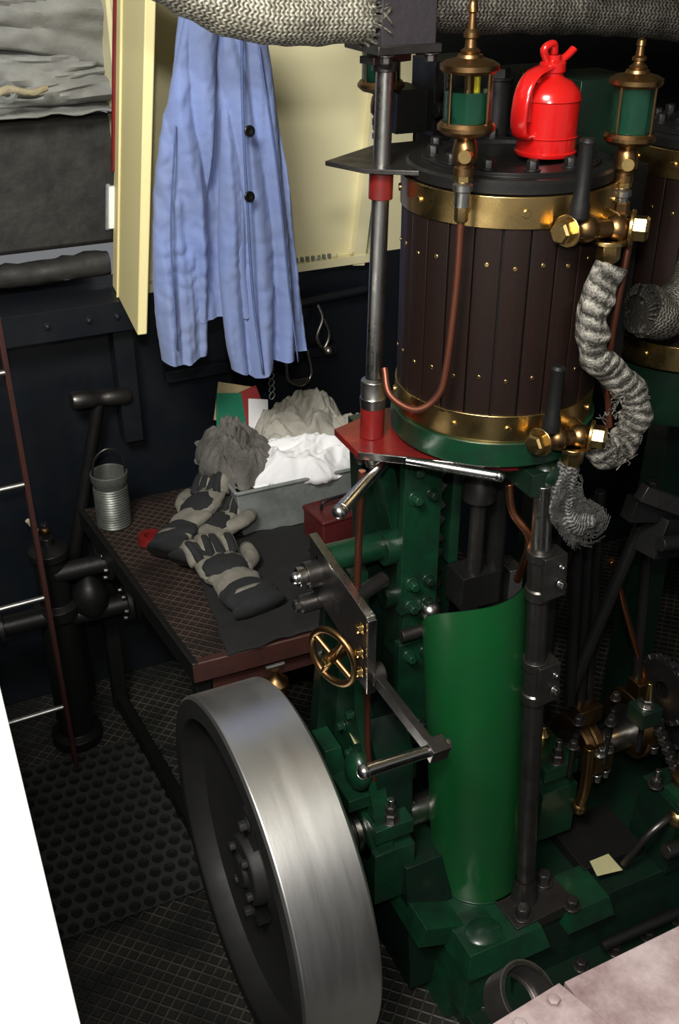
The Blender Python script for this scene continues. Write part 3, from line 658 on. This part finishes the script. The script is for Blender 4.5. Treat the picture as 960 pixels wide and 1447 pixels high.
# ---------------------------------------------------------------- tin tray + rags
b=B('galvanised_tray',.002)
x0,x1,y0,y1,z0,z1=-.19,.19,.78,1.06,.655,.79
cx,cy=(x0+x1)/2,(y0+y1)/2
ob=[(x0,y0),(x1,y0),(x1,y1),(x0,y1)]
ot=[(cx+(x-cx)*1.10,cy+(y-cy)*1.12) for x,y in ob]
for i in range(4):
    j=(i+1)%4; a,c,d,e=V((*ob[i],z0)),V((*ob[j],z0)),V((*ot[j],z1)),V((*ot[i],z1))
    nrm=((c-a).cross(e-a)).normalized()*.004
    b.add([a,c,d,e,a-nrm,c-nrm,d-nrm,e-nrm],[(0,1,2,3),(7,6,5,4),(3,2,6,7),(0,3,7,4),(1,5,6,2)],GALV)
    b.sweep([e,d],.005,GALV,n=8)
b.box((cx,cy,z0+.002),(x1-x0,y1-y0,.004),GALV)
b.done()
def rag(name,c,w,d,h,rot,mt,seed,fold=.03,fr=3.2,drop=.05):
    b=B(name); c=V(c); cr,sr=math.cos(rot),math.sin(rot)
    def f(u,v):
        a,e=2*u-1,2*v-1
        aa=a*math.sqrt(1-e*e*.42); ee=e*math.sqrt(1-a*a*.42)
        k=1+.22*noise.noise(V((aa*1.8+seed,ee*1.8,seed)))
        x,y=aa*k*w,ee*k*d; r2=min(1,aa*aa+ee*ee)
        wx=noise.noise(V((aa*1.3,ee*1.3,seed+4)))*1.1; wy=noise.noise(V((aa*1.3+7,ee*1.3,seed+9)))*1.1
        q=V((aa*fr+wx*2,ee*fr*.55+wy*2,seed))
        ridge=1-2.6*abs(noise.noise(q)); r3=1-2.6*abs(noise.noise(V((ee*fr*1.3+wx*3,aa*fr*.5+wy,seed+20))))
        z=h*(1-r2)**.45*(1+.5*noise.noise(V((aa*1.4,ee*1.4,seed+30))))+fold*(.35+.65*(1-r2))*(ridge*.7+r3*.45)-drop*r2*r2
        z+=.004*noise.noise(V((x*60,y*60,seed)))
        x+=.012*wx; y+=.012*wy
        return c+V((x*cr-y*sr,x*sr+y*cr,z))
    b.surf(f,90,90,mt); return b.done(sol=.003,angle=180)
rag('grey_rag',(.05,.965,.79),.165,.105,.105,.2,RAGG,3,.036,3.2)
rag('white_rag',(.01,.84,.788),.165,.085,.055,-.1,RAGW,8,.030,2.6,.02)
rag('oily_rag',(-.155,.91,.775),.095,.115,.095,.3,RAGD,12,.030,2.8,.0)
rag('grey_rag',(.17,.91,.79),.075,.085,.055,.9,RAGG,17,.025,2.8)
b=B('paper_packet',.001)
b.box((-.12,1.02,.87),(.10,.006,.13),CARDG,(-.3,.25,.2)); b.box((-.075,1.035,.885),(.09,.006,.09),CARDR,(-.3,-.2,.1)); b.box((-.11,1.045,.90),(.10,.005,.10),CARDC,(-.3,.35,.1)); b.box((-.06,.99,.87),(.06,.006,.10),RAGW,(-.4,.3,.2))
b.done()
def glove(loc,rot,sc=1,curl=0,flip=1,seed=0):
    b=B('work_glove'); b.M=Matrix.Translation(loc)@Euler(rot).to_matrix().to_4x4()@Matrix.Scale(sc,4)
    b.sphere((0,0,0),.05,GLG,36,(.95,1.05,.42),.12,seed,2.)
    b.sphere((0,-.012,.007),.046,GLB,32,(.92,.8,.42),.12,seed+1,2.)
    for i,(x,L) in enumerate(((-.034,.060),(-.0115,.074),(.0115,.070),(.034,.052))):
        cz=.016*curl*(1+.3*math.sin(i*2+seed)); sx=.004*math.sin(i*3+seed)
        P=[(x,.028,0),(x*1.02+sx,.045+L*.3,.008+cz*.5),(x*1.05+sx,.045+L*.7,.002-cz),(x*1.05,.045+L,-.012-cz*1.5)]
        b.sweep(P,.0138,GLG,n=16,sub=8,lump=.22,rf=lambda t:1.05-.15*t+.05*math.sin(t*14))
        b.sphere(V(P[-1]),.0125,GLG,12)
        b.sweep([(x,.02,.012),(x*1.02+sx,.045+L*.15,.018+cz*.4),(x*1.03+sx,.045+L*.40,.0135)],.0085,GLB,n=10)
    b.sweep([(flip*-.035,-.02,0),(flip*-.060,.002,.004),(flip*-.068,.032,.002)],.0155,GLG,n=14,lump=.2); b.sphere((flip*-.068,.032,.002),.0148,GLG,12)
    b.sweep([(0,-.03,0),(0,-.055,.002),(0,-.075,.002)],.045,GLG,n=28,flat=.42,lump=.2)
    b.sweep([(0,-.07,.002),(0,-.10,.004),(0,-.135,.002)],.047,GLB,n=28,flat=.42,lump=.2,rf=lambda t:.95+.15*t,sub=8)
    b.sweep([(0,-.098,.004),(0,-.106,.004)],.0495,GLG,n=28,flat=.42,sub=2)
    return b.done(angle=180)
glove((-.275,.83,.745),(.30,-.40,-1.05),1.25,1.1,1,2)
glove((-.26,.78,.715),(.10,-.10,-.75),1.15,1.0,-1,14)
glove((-.305,.610,.694),(.06,.08,.15),1.30,1.4,-1,5)
b=B('red_tape_roll'); b.lathe([(.014,0),(.03,0),(.03,.02),(.014,.02),(.014,0)],(-.41,.86,.653),(0.0,0,1),RED,28); b.done()
b=B('red_cash_tin',.006); b.box((.025,.68,.695),(.14,.10,.08),DRED,(0,0,.1)); b.box((.025,.68,.737),(.145,.105,.012),DRED,(0,0,.1)); b.sweep([(-.02,.68,.742),(-.01,.68,.765),(.06,.685,.765),(.07,.68,.742)],.004,BLACKI); b.done()
b=B('ribbed_tin_can')
pr=[(0,0),(.041,0)]
for i in range(16): pr+=[(.044,.006+i*.007),(.041,.0095+i*.007)]
pr+=[(.044,.125),(.047,.135),(.047,.15),(.044,.152),(.042,.148),(.040,.02),(0,.02)]
b.lathe(pr,(-.468,.985,.653),(0,0,1),CANT,40)
b.sweep([(-.511,.985,.79),(-.501,.975,.85),(-.468,.97,.875),(-.433,.975,.85),(-.426,.985,.79)],.003,DSTEEL)
b.done()
b=B('sledge_hammer')
b.sweep([(-.575,1.13,.02),(-.575,1.13,.40),(-.52,1.135,.64),(-.44,1.14,.93)],.018,BLACKI,rf=lambda t:1.15-.25*t)
b.lathe([(0,0),(.02,.003),(.024,.01),(.022,.06),(.018,.07),(.018,.085),(.022,.095),(.024,.15),(.02,.158),(0,.16)],(-.515,1.125,.950),(1,.1,-.12),DSTEEL,20)
b.done()
# ---------------------------------------------------------------- ladder
b=B('ladder')
b.box((-.68,.88,.65),(.012,.035,1.3),RUST,(-.02,-.005,0)); b.box((-1.02,.88,.65),(.012,.035,1.3),RUST,(-.02,-.005,0))
for z in(.20,.55,.87,1.15): b.cyl((-1.02,.88,z-.01),(-.68,.88,z),.0075,STEEL)
b.done(.002)
# ---------------------------------------------------------------- pump and pipes
b=B('bilge_pump',.0015)
o=V((-.645,.98,0))
b.lathe([(.07,0),(.07,.03),(.05,.04),(.05,.42),(.06,.43),(.06,.46),(.042,.47),(.042,.60),(.05,.605),(.05,.625),(.02,.64),(.014,.66),(0,.66)],o,(0,0,1),BLACKI,32)
b.sphere(o+V((0,0,.68)),.015,BRONZE); b.bolt(o+V((0,0,.65)),(0,0,1),.012,.05,DSTEEL); b.cyl(o+V((-.02,-.01,.69)),o+V((-.04,-.02,.73)),.006,ROPE)
for (xa,za) in((-.82,.44),(-.51,.56),(-.47,.42)):
    for dx in(0,.018):
        b.cyl((xa+dx,.96,za),(xa+dx+.013,.96,za),.05,BLACKI,n=28)
    for k in range(6):
        a=k*1.047; b.bolt((xa-.002,.96+.038*math.cos(a),za+.038*math.sin(a)),(-1,0,0),.007,.012,DSTEEL)
b.cyl((-1.2,.96,.44),(-.64,.96,.44),.028,BLACKI); b.cyl((-.645,.96,.56),(-.42,.96,.56),.025,BLACKI); b.cyl((-.645,.96,.42),(-.36,.96,.42),.025,BLACKI)
b.lathe([(.03,0),(.045,.02),(.045,.07),(.03,.09),(.012,.12),(.012,.16)],(-.56,.96,.42),(0,0,1),BLACKI,24); b.cyl((-.9,1.1,.50),(-.9,1.1,.0),.03,BLACKI)
b.done()
b=B('hanging_snap_hook')
b.sweep([(.19,1.165,1.09),(.20,1.155,1.05),(.18,1.15,1.0),(.20,1.15,.965),(.22,1.155,1.0),(.205,1.155,1.05)],.006,STEEL); b.sphere((.215,1.15,.955),.016,STEEL); b.done()
b=B('hanging_chain')
for i in range(8): b.sweep([(.04+.001*i,1.15,1.0-.02*i),(.05,1.15,.99-.02*i),(.04,1.15,.98-.02*i),(.034,1.15,.99-.02*i),(.04,1.15,1.0-.02*i)],.0018,GALV,n=6)
b.done()
b=B('hanging_shackle'); b.sweep([(.09,1.15,1.0),(.085,1.145,.93),(.09,1.14,.89),(.13,1.14,.87),(.16,1.145,.90),(.15,1.15,.97)],.006,STEEL); b.box((.125,1.14,.885),(.05,.01,.02),STEEL); b.done()
# ---------------------------------------------------------------- perforated mat
b=B('perforated_floor_mat')
nx,ny=16,15; sx,sy=.036,.039
for i in range(nx):
    for j in range(ny):
        cx_=-1.02+i*sx+(.5*sx if j%2 else 0); cy_=.33+j*sy
        out=[(cx_-sx/2,cy_-sy/2),(cx_,cy_-sy/2),(cx_+sx/2,cy_-sy/2),(cx_+sx/2,cy_),(cx_+sx/2,cy_+sy/2),(cx_,cy_+sy/2),(cx_-sx/2,cy_+sy/2),(cx_-sx/2,cy_)]
        inn=[(cx_+.0145*math.cos(math.radians(-135+45*k)),cy_+.0165*math.sin(math.radians(-135+45*k))) for k in range(8)]
        vs=[(x,y,.014) for x,y in out]+[(x,y,.014) for x,y in inn]+[(x,y,.002) for x,y in inn]
        fs=[]
        for k in range(8):
            l=(k+1)%8; fs+=[(k,l,8+l,8+k),(8+k,8+l,16+l,16+k)]
        b.add(vs,fs,MATG)
        b.poly([(x,y) for x,y in inn],.0008,.002,GAP)
b.done(angle=30)
b=B('floor_kerb',.003); b.box((-.455,.40,.03),(.03,1.3,.05),BLACKI,(0,0,.07)); b.done()
# ---------------------------------------------------------------- near coamings
b=B('hatch_coaming',.004); b.box((-1.06,-.55,1.28),(.33,1.5,.05),CHALK,(0,0,-.03)); b.box((-1.10,-.55,.63),(.22,1.4,1.25),NAVY); b.done()
b=B('hatch_beam',.004)
b.box((-.06,-.975,1.15),(.86,.13,.10),COAM,(0,0,.03)); b.box((-.06,-1.0,.55),(.80,.06,1.10),NAVY,(0,0,.03))
b.poly([(-.585,-.935),(-.50,-.925),(-.48,-.99),(-.60,-1.0)],1.198,1.206,COAM)
for x,y in((-.555,-.945),(-.515,-.938)): b.bolt((x,y,1.205),(0,0,1),.006,.005,COAM)
b.lathe([(.026,0),(.030,0),(.030,.03),(.026,.03)],(-.535,-.905,1.17),(0.35,-.5,1),DSTEEL,32)
b.lathe([(.0262,.03),(.0312,.03)],(-.535,-.905,1.17),(0.35,-.5,1),BRIGHT,32)
b.done()
# ---------------------------------------------------------------- lights
w=bpy.data.worlds.new('world'); S.world=w; w.use_nodes=True
w.node_tree.nodes['Background'].inputs[0].default_value=(.94,.96,1,1); w.node_tree.nodes['Background'].inputs[1].default_value=.19
def area(name,loc,tgt,size,power,col=(1,1,1)):
    l=bpy.data.lights.new(name,'AREA'); l.size=size; l.energy=power; l.color=col
    o=bpy.data.objects.new(name,l); S.collection.objects.link(o); o.location=loc
    o.rotation_euler=(V(tgt)-V(loc)).to_track_quat('-Z','Y').to_euler(); return o
area('hatch_daylight',(-1.5,-1.3,3.2),(-.15,.5,1.4),.7,95,(1,.97,.90))
area('camera_flash',(-.95,-1.42,2.25),(-.1,.5,1.2),.06,16,(1,.96,.89))
l=bpy.data.lights.new('sun_patch','SPOT'); l.energy=180; l.spot_size=math.radians(28); l.spot_blend=.3; l.shadow_soft_size=.05
o=bpy.data.objects.new('sun_patch',l); S.collection.objects.link(o); o.location=(-1.6,-.5,2.9); o.rotation_euler=(V((-1.15,-.6,1.3))-V(o.location)).to_track_quat('-Z','Y').to_euler()
